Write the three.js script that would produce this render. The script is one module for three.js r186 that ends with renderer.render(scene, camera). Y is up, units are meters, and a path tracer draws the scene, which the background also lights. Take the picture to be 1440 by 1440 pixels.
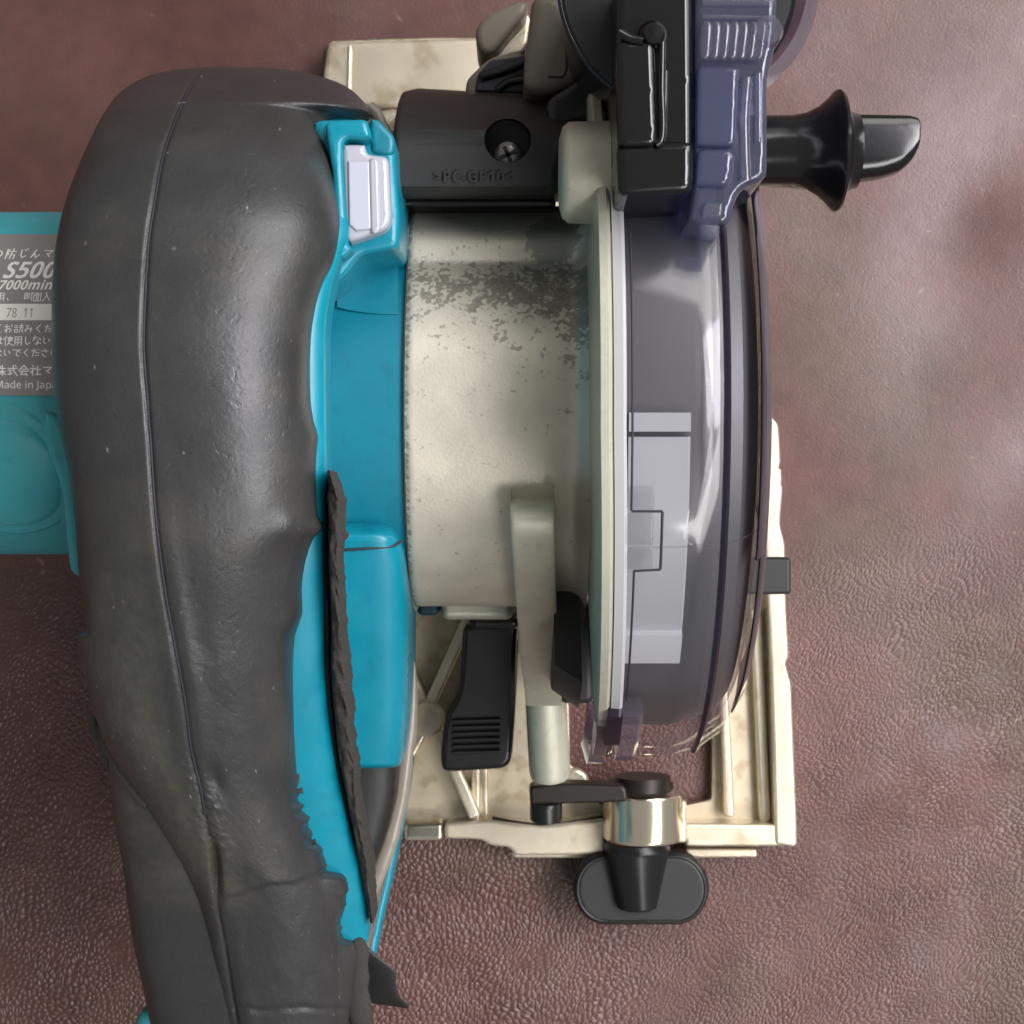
import * as THREE from 'three';
import { ImprovedNoise } from 'three/addons/math/ImprovedNoise.js';
import { RoundedBoxGeometry } from 'three/addons/geometries/RoundedBoxGeometry.js';
import { mergeGeometries } from 'three/addons/utils/BufferGeometryUtils.js';
import { RectAreaLightUniformsLib } from 'three/addons/lights/RectAreaLightUniformsLib.js';
import { Brush, Evaluator, SUBTRACTION } from 'three-bvh-csg';
import { TextGeometry } from 'three/addons/geometries/TextGeometry.js';
import { FontLoader } from 'three/addons/loaders/FontLoader.js';

// ---------------------------------------------------------------- camera, light, exposure
const scene = new THREE.Scene();
const CAM = 450;                                    // camera height above the leather, mm
const camera = new THREE.PerspectiveCamera(2 * Math.atan(144 / CAM) * 180 / Math.PI, 1, 0.02, 20);
camera.position.set(0, CAM / 1000, 0);
camera.up.set(0, 0, -1);
camera.lookAt(0, 0, 0);
camera.focus = 0.318;
camera.userData.fStop = 45;
const renderer = new THREE.WebGLRenderer({ antialias: true });
renderer.toneMapping = THREE.LinearToneMapping;
renderer.toneMappingExposure = 1.36;
renderer.shadowMap.enabled = true;
RectAreaLightUniformsLib.init();
scene.background = new THREE.Color(0.2, 0.2, 0.2);   // the plain light of the surrounding room
function lamp(label, [x, y, z], [w, h], color, strength, glow, aim = [0, 0, 0]) {
  const g = new THREE.Group(); g.name = numbered('ceiling_lamp');
  g.position.set(x, y, z);
  g.lookAt(...aim);
  scene.add(g);
  g.userData = { label, category: 'lamp' };
  const frame = new THREE.Mesh(new RoundedBoxGeometry(w + 0.06, h + 0.06, 0.05, 2, 0.01), new THREE.MeshStandardMaterial({ color: 0xd8d8d4, roughness: 0.6 }));
  frame.name = 'frame'; frame.position.z = -0.03; g.add(frame);
  const m = new THREE.MeshStandardMaterial({ color: 0x111111, emissive: new THREE.Color(...color), emissiveIntensity: glow });
  const d = new THREE.Mesh(new THREE.PlaneGeometry(w, h), m); d.name = 'diffuser'; d.position.z = 0.002; g.add(d);
  const l = new THREE.RectAreaLight(new THREE.Color(...color), strength, w, h);
  l.name = 'lamp_light'; l.position.set(0, 0, 0.012); l.rotation.y = Math.PI; g.add(l);
}
const used = {};
function numbered(n) { const k = used[n] = (used[n] ?? -1) + 1; return k ? n + '_' + String(k).padStart(3, '0') : n; }
lamp('long white ceiling lamp beyond the rear of the saw', [1.75, 2.1, -1.75], [2.6, 2.0], [1, 0.98, 0.95], 3.3, 1.0);
lamp('white ceiling lamp in front of the saw, above the wing knob', [1.2, 2.0, 0.98], [1.8, 0.5], [1, 0.98, 0.97], 7.6, 2.2);
lamp('cool white lamp to the right of the saw', [1.15, 1.65, -0.36], [1.0, 0.62], [0.96, 0.93, 1], 11, 3.6);

// ---------------------------------------------------------------- helpers (millimetres; py grows towards the saw's front)
// smooth shading across soft edges only, big faces weighing most, so that flat faces stay flat
function toCreasedNormals(geo, limit) {
  const g = geo.index ? geo.toNonIndexed() : geo, p = g.attributes.position, n = p.count / 3, face = new Float32Array(n * 3), unit = new Float32Array(n * 3), at = new Map(), key = new Array(p.count), cos = Math.cos(limit);
  const a = new THREE.Vector3(), b = new THREE.Vector3(), c = new THREE.Vector3();
  for (let f = 0; f < n; f++) {
    a.fromBufferAttribute(p, f * 3); b.fromBufferAttribute(p, f * 3 + 1).sub(a); c.fromBufferAttribute(p, f * 3 + 2).sub(a); b.cross(c);
    face.set([b.x, b.y, b.z], f * 3); b.normalize(); unit.set([b.x, b.y, b.z], f * 3);
    for (let k = 0; k < 3; k++) { const i = f * 3 + k, q = Math.round(p.getX(i) * 2000) + ',' + Math.round(p.getY(i) * 2000) + ',' + Math.round(p.getZ(i) * 2000); key[i] = q; at.has(q) ? at.get(q).push(f) : at.set(q, [f]); }
  }
  const out = new Float32Array(p.count * 3);
  for (let i = 0; i < p.count; i++) {
    const f = Math.floor(i / 3), ux = unit[f * 3], uy = unit[f * 3 + 1], uz = unit[f * 3 + 2]; let x = 0, y = 0, z = 0;
    for (const q of at.get(key[i])) if (ux * unit[q * 3] + uy * unit[q * 3 + 1] + uz * unit[q * 3 + 2] > cos) { x += face[q * 3]; y += face[q * 3 + 1]; z += face[q * 3 + 2]; }
    const l = Math.hypot(x, y, z) || 1; out[i * 3] = x / l; out[i * 3 + 1] = y / l; out[i * 3 + 2] = z / l;
  }
  g.setAttribute('normal', new THREE.BufferAttribute(out, 3)); return g;
}
const noise = new ImprovedNoise();
let seed = 7;
const rnd = () => { seed = (seed * 1664525 + 1013904223) >>> 0; return seed / 4294967296; };
const S = (h) => 0.2 * (CAM - h) / CAM;             // mm per drawing unit at height h
const X = (px, h) => (px - 720) * S(h);
const V = (px, py, h) => new THREE.Vector3(X(px, h), h, X(py, h));
const clamp = THREE.MathUtils.clamp, lerp = THREE.MathUtils.lerp, smooth = THREE.MathUtils.smoothstep;
const gauss = (x, s) => Math.exp(-x * x / (2 * s * s));
function curve(list) {                               // monotone cubic through [t, value] pairs
  const n = list.length, d = [], m = [];
  for (let i = 0; i < n - 1; i++) d.push((list[i + 1][1] - list[i][1]) / (list[i + 1][0] - list[i][0]));
  for (let i = 0; i < n; i++) m.push(i === 0 ? d[0] : i === n - 1 ? d[n - 2] : d[i - 1] * d[i] <= 0 ? 0 : 2 * d[i - 1] * d[i] / (d[i - 1] + d[i]));
  return (t) => {
    if (t <= list[0][0]) return list[0][1];
    if (t >= list[n - 1][0]) return list[n - 1][1];
    let i = 0; while (t > list[i + 1][0]) i++;
    const w = list[i + 1][0] - list[i][0], u = (t - list[i][0]) / w, u2 = u * u, u3 = u2 * u;
    return (2 * u3 - 3 * u2 + 1) * list[i][1] + (u3 - 2 * u2 + u) * w * m[i] + (-2 * u3 + 3 * u2) * list[i + 1][1] + (u3 - u2) * w * m[i + 1];
  };
}
function boxUV(g) {                                  // uv in metres, projected along each face's main axis
  const q = g.index ? g.toNonIndexed() : g, p = q.attributes.position, uv = new Float32Array(p.count * 2), a = new THREE.Vector3(), b = new THREE.Vector3(), c = new THREE.Vector3();
  for (let i = 0; i < p.count; i += 3) {
    a.fromBufferAttribute(p, i); b.fromBufferAttribute(p, i + 1); c.fromBufferAttribute(p, i + 2);
    const n = b.clone().sub(a).cross(c.clone().sub(a)), x = Math.abs(n.x), y = Math.abs(n.y), z = Math.abs(n.z);
    [a, b, c].forEach((v, k) => { const w = y >= x && y >= z ? [v.x, v.z] : x >= z ? [v.z, v.y] : [v.x, v.y]; uv[(i + k) * 2] = w[0]; uv[(i + k) * 2 + 1] = w[1]; });
  }
  q.setAttribute('uv', new THREE.BufferAttribute(uv, 2));
  return q;
}
function part(name, geo, mat, parent, keepUV) {
  let g = Array.isArray(geo) ? mergeGeometries(geo.map((q) => { const r = q.index ? q.toNonIndexed() : q; for (const k of Object.keys(r.attributes)) if (!['position', 'normal', 'uv'].includes(k)) r.deleteAttribute(k); if (!r.attributes.uv) r.setAttribute('uv', new THREE.BufferAttribute(new Float32Array(r.attributes.position.count * 2), 2)); return r; })) : geo;
  g.scale(0.001, 0.001, 0.001);
  if (!keepUV) g = boxUV(g);
  const m = new THREE.Mesh(g, mat); m.name = name; m.castShadow = m.receiveShadow = true;
  parent.add(m);
  return m;
}
function rounded(pts, r = 6) {                       // corners of a polygon rounded with radius r
  const out = [], n = pts.length;
  for (let i = 0; i < n; i++) {
    const p = pts[i], a = pts[(i + n - 1) % n], b = pts[(i + 1) % n], R = p[2] ?? r;
    const la = Math.hypot(a[0] - p[0], a[1] - p[1]), lb = Math.hypot(b[0] - p[0], b[1] - p[1]), ra = Math.min(R, la / 2.05), rb = Math.min(R, lb / 2.05);
    if (R < 0.5) { out.push([p[0], p[1]]); continue; }
    const s = [p[0] + (a[0] - p[0]) * ra / la, p[1] + (a[1] - p[1]) * ra / la], e = [p[0] + (b[0] - p[0]) * rb / lb, p[1] + (b[1] - p[1]) * rb / lb];
    for (let k = 0; k <= 5; k++) { const t = k / 5, q = 1 - t; out.push([q * q * s[0] + 2 * q * t * p[0] + t * t * e[0], q * q * s[1] + 2 * q * t * p[1] + t * t * e[1]]); }
  }
  return out;
}
function inset(o, b) {                               // outline moved inwards by b, loops left out
  const d = [], n = o.length;
  for (let i = 0; i < n; i++) { const p = o[i], q = o[(i + 1) % n], l = p.distanceTo(q), k = Math.max(1, Math.ceil(l / 1.2)); for (let j = 0; j < k; j++) if (l > 1e-4) d.push(p.clone().lerp(q, j / k)); }
  const far = (x) => { let m = 1e9; for (let i = 0; i < n; i++) { const p = o[i], q = o[(i + 1) % n], e = q.clone().sub(p), t = clamp(x.clone().sub(p).dot(e) / Math.max(e.lengthSq(), 1e-9), 0, 1); m = Math.min(m, p.clone().addScaledVector(e, t).distanceTo(x)); } return m; };
  const out = [], c = d.length;
  for (let i = 0; i < c; i++) {
    const a = d[i].clone().sub(d[(i + c - 1) % c]).normalize(), e = d[(i + 1) % c].clone().sub(d[i]).normalize(), na = new THREE.Vector2(-a.y, a.x), ne = new THREE.Vector2(-e.y, e.x), m = na.add(ne).normalize(), k = b / Math.max(0.35, m.dot(ne));
    const x = d[i].clone().addScaledVector(m, k);
    if (far(x) > b * 0.992 && !(out.length && out[out.length - 1].distanceTo(x) < 0.12)) out.push(x);
  }
  return out.length > 2 ? out : o;
}
// an upright prism: outline in plan at height h1, from h0 up to h1, edges bevelled by b
function prism(pts, h0, h1, { b = 0.8, r = 6, holes = [], warp, crease = 0.7, at } = {}) {
  const hm = at ?? h1, P = (q) => new THREE.Vector2(X(q[0], hm), -X(q[1], hm));
  b = Math.min(b, (h1 - h0) / 2.1);
  const least = b > 0.45 ? 1.35 * b / S(hm) : 0;      // a corner is at least as round as its bevel
  let o = rounded(pts.map((q) => r === 0 ? q : [q[0], q[1], Math.max(q[2] ?? r, least)]), r).map(P);
  if (THREE.ShapeUtils.area(o) < 0) o.reverse();
  const s = new THREE.Shape(b > 0 ? inset(o, b) : o);
  for (const hole of holes) { const q = rounded(hole, r).map(P); s.holes.push(new THREE.Path(q)); }
  let g = new THREE.ExtrudeGeometry(s, { depth: h1 - h0 - 2 * b, bevelEnabled: b > 0, bevelThickness: b, bevelSize: b, bevelOffset: 0, bevelSegments: 3, curveSegments: 6 });
  g.rotateX(-Math.PI / 2); g.translate(0, h0 + b, 0);
  if (warp) { const p = g.attributes.position, v = new THREE.Vector3(); for (let i = 0; i < p.count; i++) { v.fromBufferAttribute(p, i); warp(v); p.setXYZ(i, v.x, v.y, v.z); } }
  g.deleteAttribute('uv');
  return toCreasedNormals(g, crease);
}
// a grid surface from fn(u, v) with u, v in 0..1; closed in u when wrap
function sheet(nu, nv, fn, wrap, flip) {
  const pos = [], uv = [], idx = [];
  for (let j = 0; j <= nv; j++) for (let i = 0; i <= nu; i++) { const p = fn(i / nu, j / nv); pos.push(p.x, p.y, p.z); uv.push(p.u ?? i / nu, p.w ?? j / nv); }
  for (let j = 0; j < nv; j++) for (let i = 0; i < nu; i++) {
    const a = j * (nu + 1) + i, b = a + 1, c = a + nu + 1, d = c + 1;
    flip ? idx.push(a, b, c, b, d, c) : idx.push(a, c, b, b, c, d);
  }
  const g = new THREE.BufferGeometry();
  g.setAttribute('position', new THREE.Float32BufferAttribute(pos, 3)); g.setAttribute('uv', new THREE.Float32BufferAttribute(uv, 2)); g.setIndex(idx);
  g.computeVertexNormals();
  if (wrap) { const n = g.attributes.normal; for (let j = 0; j <= nv; j++) { const a = j * (nu + 1), b = a + nu, v = new THREE.Vector3(n.getX(a) + n.getX(b), n.getY(a) + n.getY(b), n.getZ(a) + n.getZ(b)).normalize(); n.setXYZ(a, v.x, v.y, v.z); n.setXYZ(b, v.x, v.y, v.z); } }
  return g;
}
function fan(ring) {                                 // flat cap over a ring of points
  const c = ring.reduce((s, p) => s.add(p), new THREE.Vector3()).divideScalar(ring.length), pos = [];
  for (let i = 0; i < ring.length; i++) { const a = ring[i], b = ring[(i + 1) % ring.length]; pos.push(...c.toArray(), ...a.toArray(), ...b.toArray()); }
  const g = new THREE.BufferGeometry(); g.setAttribute('position', new THREE.Float32BufferAttribute(pos, 3));
  g.setAttribute('uv', new THREE.Float32BufferAttribute(new Float32Array(pos.length / 3 * 2), 2)); g.computeVertexNormals(); return g;
}
const D = Math.PI / 180;
// turned about an axis running across the saw (x): profile of [x, r] swept from angle a0 to a1 (0 is up, 90 towards the front)
function latheX(profile, cz, ch, a0, a1, seg = 160, closed = false) {
  const pr = closed ? [...profile, profile[0]] : profile, n = pr.length - 1;
  const pt = (k, a) => new THREE.Vector3(pr[k][0], ch + pr[k][1] * Math.cos(a * D), cz + pr[k][1] * Math.sin(a * D));
  const gs = [];
  for (let k = 0; k < n; k++) gs.push(sheet(seg, 1, (u, v) => { const a = lerp(a0, a1, u), p = pt(k, a), q = pt(k + 1, a); return p.lerp(q, v); }));
  let g = mergeGeometries(gs.map((q) => q.toNonIndexed()));
  if (closed && Math.abs(a1 - a0) < 359) g = mergeGeometries([g, fan(profile.map((_, k) => pt(k, a0))), fan(profile.map((_, k) => pt(k, a1)))]);
  g.deleteAttribute('uv');
  return toCreasedNormals(g, 0.6);
}
function turned(profile, from, dir, seg = 48) {      // lathe of [r, along] about an axis from a point
  const g = new THREE.LatheGeometry(profile.map(([r, a]) => new THREE.Vector2(Math.max(r, 0.0001), a)), seg);
  g.applyQuaternion(new THREE.Quaternion().setFromUnitVectors(new THREE.Vector3(0, 1, 0), new THREE.Vector3(...dir).normalize()));
  g.translate(from.x, from.y, from.z); g.deleteAttribute('uv');
  return toCreasedNormals(g, 0.7);
}
function tube(pts, r, seg = 60, closed = false) { return new THREE.TubeGeometry(new THREE.CatmullRomCurve3(pts, closed, 'centripetal'), seg, r, 8, closed); }
function strand(pts, r, ends = 1) {                  // a tube that thins out to closed ends
  const c = new THREE.CatmullRomCurve3(pts, false, 'centripetal'), up = new THREE.Vector3(0, 1, 0);
  return sheet(16, 70, (u, v) => { const p = c.getPoint(v), t = c.getTangent(v), s = t.clone().cross(up).normalize(), q = s.clone().cross(t).normalize(), k = r * Math.min(1, Math.sin(Math.PI * clamp(v, 0.0008, 0.9992)) ** 0.5 * ends) * (1 + 0.3 * fbm(v * 9, r, 3, 3)), a = u * 2 * Math.PI; return p.addScaledVector(s, k * Math.cos(a)).addScaledVector(q, k * 0.7 * Math.sin(a)); }, true);
}
function block(x0, x1, y0, y1, h0, h1, r = 1) {      // rounded box between plan limits taken at h1
  const a = V(x0, y0, h1), b = V(x1, y1, h1), g = new RoundedBoxGeometry(b.x - a.x, h1 - h0, b.z - a.z, 3, r);
  g.translate((a.x + b.x) / 2, (h0 + h1) / 2, (a.z + b.z) / 2); return g;
}
function pixels(w, h, fn, srgb, wrap = THREE.RepeatWrapping) {
  const d = new Uint8Array(w * h * 4), o = [0, 0, 0];
  for (let y = 0; y < h; y++) for (let x = 0; x < w; x++) { fn(x / w, y / h, o, x, y); const i = (y * w + x) * 4; d[i] = clamp(o[0], 0, 255); d[i + 1] = clamp(o[1], 0, 255); d[i + 2] = clamp(o[2], 0, 255); d[i + 3] = 255; }
  const t = new THREE.DataTexture(d, w, h); t.magFilter = THREE.LinearFilter; t.minFilter = THREE.LinearMipmapLinearFilter; t.wrapS = t.wrapT = wrap;
  if (srgb) t.colorSpace = THREE.SRGBColorSpace;
  t.needsUpdate = true; return t;
}
const fbm = (x, y, z = 0, o = 4) => { let s = 0, a = 0.5; for (let i = 0; i < o; i++) { s += a * noise.noise(x, y, z + i * 7.3); x *= 2.03; y *= 2.03; a *= 0.5; } return s; };
const tiled = (t, metres) => { const c = t.clone(); c.repeat.set(1 / metres, 1 / metres); c.needsUpdate = true; return c; };

// ---------------------------------------------------------------- materials
const fineGrain = pixels(512, 512, (u, v, o) => { const n = 128 + 70 * (rnd() - 0.5) + 60 * fbm(u * 40, v * 40, 3, 3); o[0] = o[1] = o[2] = n; });
const smudge = pixels(512, 512, (u, v, o) => { const n = 150 + 110 * fbm(u * 6, v * 6, 1, 5) + 14 * (rnd() - 0.5); o[0] = o[1] = o[2] = n; }, false, THREE.MirroredRepeatWrapping);
const stain = pixels(512, 512, (u, v, o) => { const n = fbm(u * 5, v * 5, 21, 5), d = smooth(fbm(u * 9, v * 9, 31, 4), 0.08, 0.4), p = fbm(u * 70, v * 70, 41, 2) > 0.4 ? 0.8 : 1, k = (1 + 0.12 * n) * (1 - 0.12 * d) * (0.5 + 0.5 * p); o[0] = 219 * k; o[1] = (208 - 6 * d) * k; o[2] = (184 - 12 * d) * k; }, true, THREE.MirroredRepeatWrapping);
const std = (color, roughness, metalness = 0, more = {}) => new THREE.MeshStandardMaterial({ color, roughness, metalness, ...more });
const grain = (metres, scale) => ({ bumpMap: tiled(fineGrain, metres), bumpScale: scale });
const grime = pixels(512, 512, (u, v, o) => { const n = fbm(u * 5, v * 5, 51, 4), d = smooth(fbm(u * 11, v * 11, 61, 4), 0.12, 0.4), p = fbm(u * 110, v * 110, 71, 2) > 0.46 ? 0.8 : 1; o[0] = o[1] = o[2] = 240 * (1 + 0.07 * n) * (1 - 0.05 * d) * p; }, true, THREE.MirroredRepeatWrapping);
const scratched = pixels(512, 512, (u, v, o) => { o[0] = o[1] = o[2] = 128; });
{ const d = scratched.image.data; for (let i = 0; i < 70; i++) { let x = rnd() * 512, y = rnd() * 512, t = rnd() * 6.28; const l = 8 + 50 * rnd() ** 2, k = 128 + 110 * (rnd() - 0.3); for (let q = 0; q < l; q++) { x += Math.cos(t); y += Math.sin(t); t += 0.02 * (rnd() - 0.5); const j = ((Math.floor(y) & 511) * 512 + (Math.floor(x) & 511)) * 4; d[j] = d[j + 1] = d[j + 2] = k; } } }
const M = {
  teal: std(0x048499, 0.36, 0, { ...grain(0.03, 0.00003), map: tiled(grime, 0.06), roughnessMap: tiled(smudge, 0.05), roughness: 0.6 }),
  tealDeep: std(0x05768a, 0.42, 0, { ...grain(0.03, 0.00004), map: tiled(grime, 0.05) }),
  tealMotor: std(0x3fa9b2, 0.42, 0, { ...grain(0.02, 0.00008), map: tiled(grime, 0.05) }),
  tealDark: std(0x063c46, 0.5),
  black: std(0x131313, 0.3, 0, grain(0.02, 0.00003)),
  blackMatte: std(0x1d1d1c, 0.5, 0, grain(0.02, 0.00005)),
  blackGloss: std(0x0e0e0f, 0.18, 0, grain(0.05, 0.00002)),
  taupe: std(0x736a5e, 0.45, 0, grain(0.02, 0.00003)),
  silver: std(0xcccbb7, 0.4, 0.45, { ...grain(0.012, 0.00006), map: tiled(grime, 0.03) }),
  silverCast: std(0xd4d3bf, 0.36, 0.5, { ...grain(0.01, 0.00008), map: tiled(grime, 0.03) }),
  nickel: std(0xffffff, 0.33, 0.62, { map: tiled(stain, 0.09), ...grain(0.014, 0.00007), roughnessMap: tiled(smudge, 0.06) }),
  nickelFloor: std(0xd4d1cc, 0.34, 0.88, { ...grain(0.014, 0.0001), map: tiled(stain, 0.05) }),  // darker, more metallic nickel: shade under the saw put into the material
  nickelShiny: std(0xe6dcc4, 0.16, 0.95, grain(0.02, 0.00002)),
  steel: std(0xb0b0b0, 0.3, 1),
  darkSteel: std(0x34302c, 0.38, 0.7, grain(0.01, 0.00004)),
  chrome: std(0xcfd4d8, 0.15, 1),
  lens: new THREE.MeshPhysicalMaterial({ color: 0xb6b8c0, roughness: 0.35, transmission: 0.25, thickness: 0, clearcoat: 0.3 }),
  guard: std(0x565659, 0.35, 0.1),
  panel: std(0xaaadb0, 0.3, 0.1),
  clear: new THREE.MeshPhysicalMaterial({ color: new THREE.Color(0.92, 0.915, 0.92), roughness: 0.09, specularIntensity: 0.6, transmission: 1, thickness: 0, ior: 1.5, bumpMap: tiled(scratched, 0.06), bumpScale: 0.00005 }),
  clearEdge: new THREE.MeshPhysicalMaterial({ color: new THREE.Color(0.09, 0.08, 0.14), roughness: 0.08, transmission: 0.9, thickness: 0 }),
  indigo: new THREE.MeshPhysicalMaterial({ color: new THREE.Color(0.36, 0.39, 0.57), roughness: 0.04, transmission: 0.9, thickness: 0 }),
  violet: new THREE.MeshPhysicalMaterial({ color: new THREE.Color(0.72, 0.71, 0.79), roughness: 0.08, transmission: 0.95, thickness: 0 }),
  groove: std(0x24222a, 0.6),
};

// ---------------------------------------------------------------- the leather
{
  const W = 0.4, N = 2048, cell = 76;                // cells across the sheet's pattern per 0.1 m are cell
  const G = 256, jx = new Float32Array(G * G), jy = new Float32Array(G * G);
  for (let i = 0; i < G * G; i++) { jx[i] = rnd(); jy[i] = rnd(); }
  const low = (x, y, k, z) => noise.noise(x * k, y * k, z);
  const bump = pixels(N, N, (u, v, o) => {
    const x = (u - 0.5) * W * 10, y = (v - 0.5) * W * 10;        // in units of 0.1 m, y towards the front
    const right = smooth(x + 0.3 * low(x, y, 1.7, 11), -0.15, 0.5), wx = x + 0.03 * low(x, y, 7, 1), wy = y + 0.03 * low(x, y, 7, 2);
    const cells = (ang, sx, sy) => {
      const c = Math.cos(ang), s = Math.sin(ang), px = (c * wx - s * wy) * cell * sx + 300, py = (s * wx + c * wy) * cell * sy + 300, ix = Math.floor(px), iy = Math.floor(py); let f1 = 9, f2 = 9;
      for (let b = -1; b <= 1; b++) for (let a = -1; a <= 1; a++) {
        const k = ((iy + b) & 255) * 256 + ((ix + a) & 255), dx = ix + a + jx[k] - px, dy = iy + b + jy[k] - py, d = dx * dx + dy * dy;
        if (d < f1) { f2 = f1; f1 = d; } else if (d < f2) f2 = d;
      }
      const e = Math.sqrt(f2) - Math.sqrt(f1); return 0.55 * smooth(e, 0, 0.5) + 0.45 * (1 - Math.min(1, Math.sqrt(f1) * 1.1));
    };
    const pebble = right <= 0 ? cells(-0.3, 1, 0.75) : right >= 1 ? 0.6 * cells(0.75, 0.85, 1.9) : lerp(cells(-0.3, 1, 0.75), 0.6 * cells(0.75, 0.85, 1.9), right);
    const worn = clamp(smooth(y + 0.35 * low(x, y, 1.3, 8) - 0.2 * right, -0.35, 0.7), 0.05, 1);
    const folds = 0.35 * (1 - Math.abs(low(x + 0.2 * low(x, y, 3, 5), y, 2.2, 9))) ** 6;
    o[0] = o[1] = o[2] = 40 + 90 * pebble * worn * (0.75 + 0.5 * low(x, y, 6, 3)) + 11 * fbm(x * 8, y * 8, 2, 4) + 6 * (rnd() - 0.5) + 14 * folds;
  }, false, THREE.MirroredRepeatWrapping);
  const scratch = [];
  for (let i = 0; i < 260; i++) scratch.push([rnd(), rnd(), rnd() * 6.28, 0.002 + 0.012 * rnd() ** 3, 0.3 + rnd()]);
  const mark = new Float32Array(1024 * 1024);
  for (const [a, b, t, l, k] of scratch) for (let q = 0; q < 40; q++) { const w = q / 39 - 0.5, xx = Math.round((a + Math.cos(t) * l * w + 0.001 * Math.sin(q)) * 1024), yy = Math.round((b + Math.sin(t) * l * w) * 1024); if (xx >= 0 && yy >= 0 && xx < 1024 && yy < 1024) mark[yy * 1024 + xx] = k * (1 - 2 * Math.abs(w)); }
  const color = pixels(1024, 1024, (u, v, o, ix, iy) => {
    const x = (u - 0.5) * W * 10, y = (v - 0.5) * W * 10, n = fbm(x * 3, y * 3, 1, 4), m = fbm(x * 14, y * 14, 6, 3), olive = smooth(fbm(x * 1.6, y * 1.6, 12, 3), 0.02, 0.35), k = 1 + 0.15 * n + 0.14 * m, sc = mark[iy * 1024 + ix] * 34;
    o[0] = (87 - 5 * olive) * k + sc; o[1] = (58 + 2 * olive) * k + sc; o[2] = (53 - 3 * olive) * k + sc;
  }, true, THREE.MirroredRepeatWrapping);
  const gloss = pixels(512, 512, (u, v, o) => { const x = (u - 0.5) * 4, y = (v - 0.5) * 4; o[0] = o[1] = o[2] = 128 + 26 * fbm(x * 2.5, y * 2.5, 3, 4) + 20 * fbm(x * 20, y * 20, 5, 2); }, false, THREE.MirroredRepeatWrapping);
  const m = new THREE.MeshPhysicalMaterial({ map: color, bumpMap: bump, bumpScale: 0.0015, roughnessMap: gloss, roughness: 0.72, specularIntensity: 1, sheen: 0.08, sheenColor: new THREE.Color(0.66, 0.63, 0.62), sheenRoughness: 0.5 });
  const half = 0.6, g = sheet(220, 220, (u, v) => {
    const x = (u - 0.5) * 2 * half, z = (v - 0.5) * 2 * half, out = smooth(Math.hypot(x - 0.01, z), 0.07, 0.15);
    const y = -0.0004 + out * (0.0035 * noise.noise(x * 11, z * 13, 2.5) + 0.0016 * noise.noise(x * 26 + z * 12, z * 30, 6) - 0.0022 * gauss(z - 0.094 + 0.35 * (x - 0.12), 0.012) * smooth(x, 0.02, 0.09)) - 0.001 * out;
    const p = new THREE.Vector3(x, y, z); p.u = x / W + 0.5; p.w = z / W + 0.5; return p;
  });
  const leather = new THREE.Mesh(g, m); leather.name = 'leather_surface'; leather.receiveShadow = true;
  leather.userData = { label: 'worn purple brown grained leather under the saw', kind: 'structure' };
  scene.add(leather);
}

// ---------------------------------------------------------------- the saw
const saw = new THREE.Group(); saw.name = 'circular_saw'; scene.add(saw);
saw.userData = { label: 'teal and silver circular saw with torn black rubber grip lying on brown leather', category: 'circular saw' };

// base plate --------------------------------------------------------------
const base = part('base_plate', [
  prism([[455, 112], [462, 57], [600, 52], [1060, 52], [1068, 400], [1092, 640], [1102, 900], [1114, 1180], [850, 1184], [700, 1170], [566, 1168], [560, 800], [520, 190], [500, 160]], 0.3, 3.4, { b: 0.5, r: 8, holes: [[[800, 300], [1003, 300], [1003, 1126], [960, 1136], [842, 1136], [828, 1108], [826, 1092], [812, 1082], [800, 1080], [798, 1000]]] }),
], M.nickelFloor, saw);
part('rear_flange', prism([[453, 114, 10], [460, 58, 14], [680, 52], [696, 54], [696, 150], [520, 153], [498, 148], [470, 128]], 2, 11, { b: 1.4, r: 8 }), M.nickel, base);
part('rim', [
  prism([[490, 58], [495, 60], [493, 140], [487, 138]], 10.6, 11.9, { b: 0.5, r: 2 }),
], M.nickel, base);
part('front_rim', [
  prism([[625, 1158], [690, 1153], [760, 1162], [852, 1150], [852, 1202], [724, 1204], [716, 1192], [690, 1190], [676, 1181], [625, 1180]], 1, 11, { b: 1, r: 5 }),
  prism([[964, 1158], [1108, 1160], [1119, 1160], [1120, 1190], [1066, 1191], [964, 1191]], 1, 11.5, { b: 0.9, r: 3 }),
  prism([[964, 1194], [1064, 1194], [1066, 1206], [964, 1207]], 0.6, 7, { b: 0.7, r: 3 }),
  prism([[716, 1194], [852, 1196], [852, 1207], [722, 1207]], 0.6, 6, { b: 0.7, r: 3 }),
], M.nickel, base);
part('front_rim', block(567, 624, 1157, 1184, 0.8, 9, 1.5), M.nickelShiny, base);
part('side_rim', [
  prism([[1072, 560], [1085, 586], [1095, 596], [1101, 690], [1097, 738], [1104, 764], [1106, 860], [1110, 925], [1105, 932], [1113, 962], [1121, 1160], [1121, 1192], [1090, 1188], [1084, 960], [1074, 700], [1066, 560]], 1, 12, { b: 0.9, r: 5 }),
], M.nickel, base);
part('inner_rib', [
  prism([[1008, 900], [1022, 900], [1034, 1150], [1018, 1150]], 2, 8, { b: 1, r: 4 }),
  prism([[1060, 860], [1066, 860], [1080, 1154], [1073, 1154]], 2, 7, { b: 1, r: 3 }),
], M.nickel, base);
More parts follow.
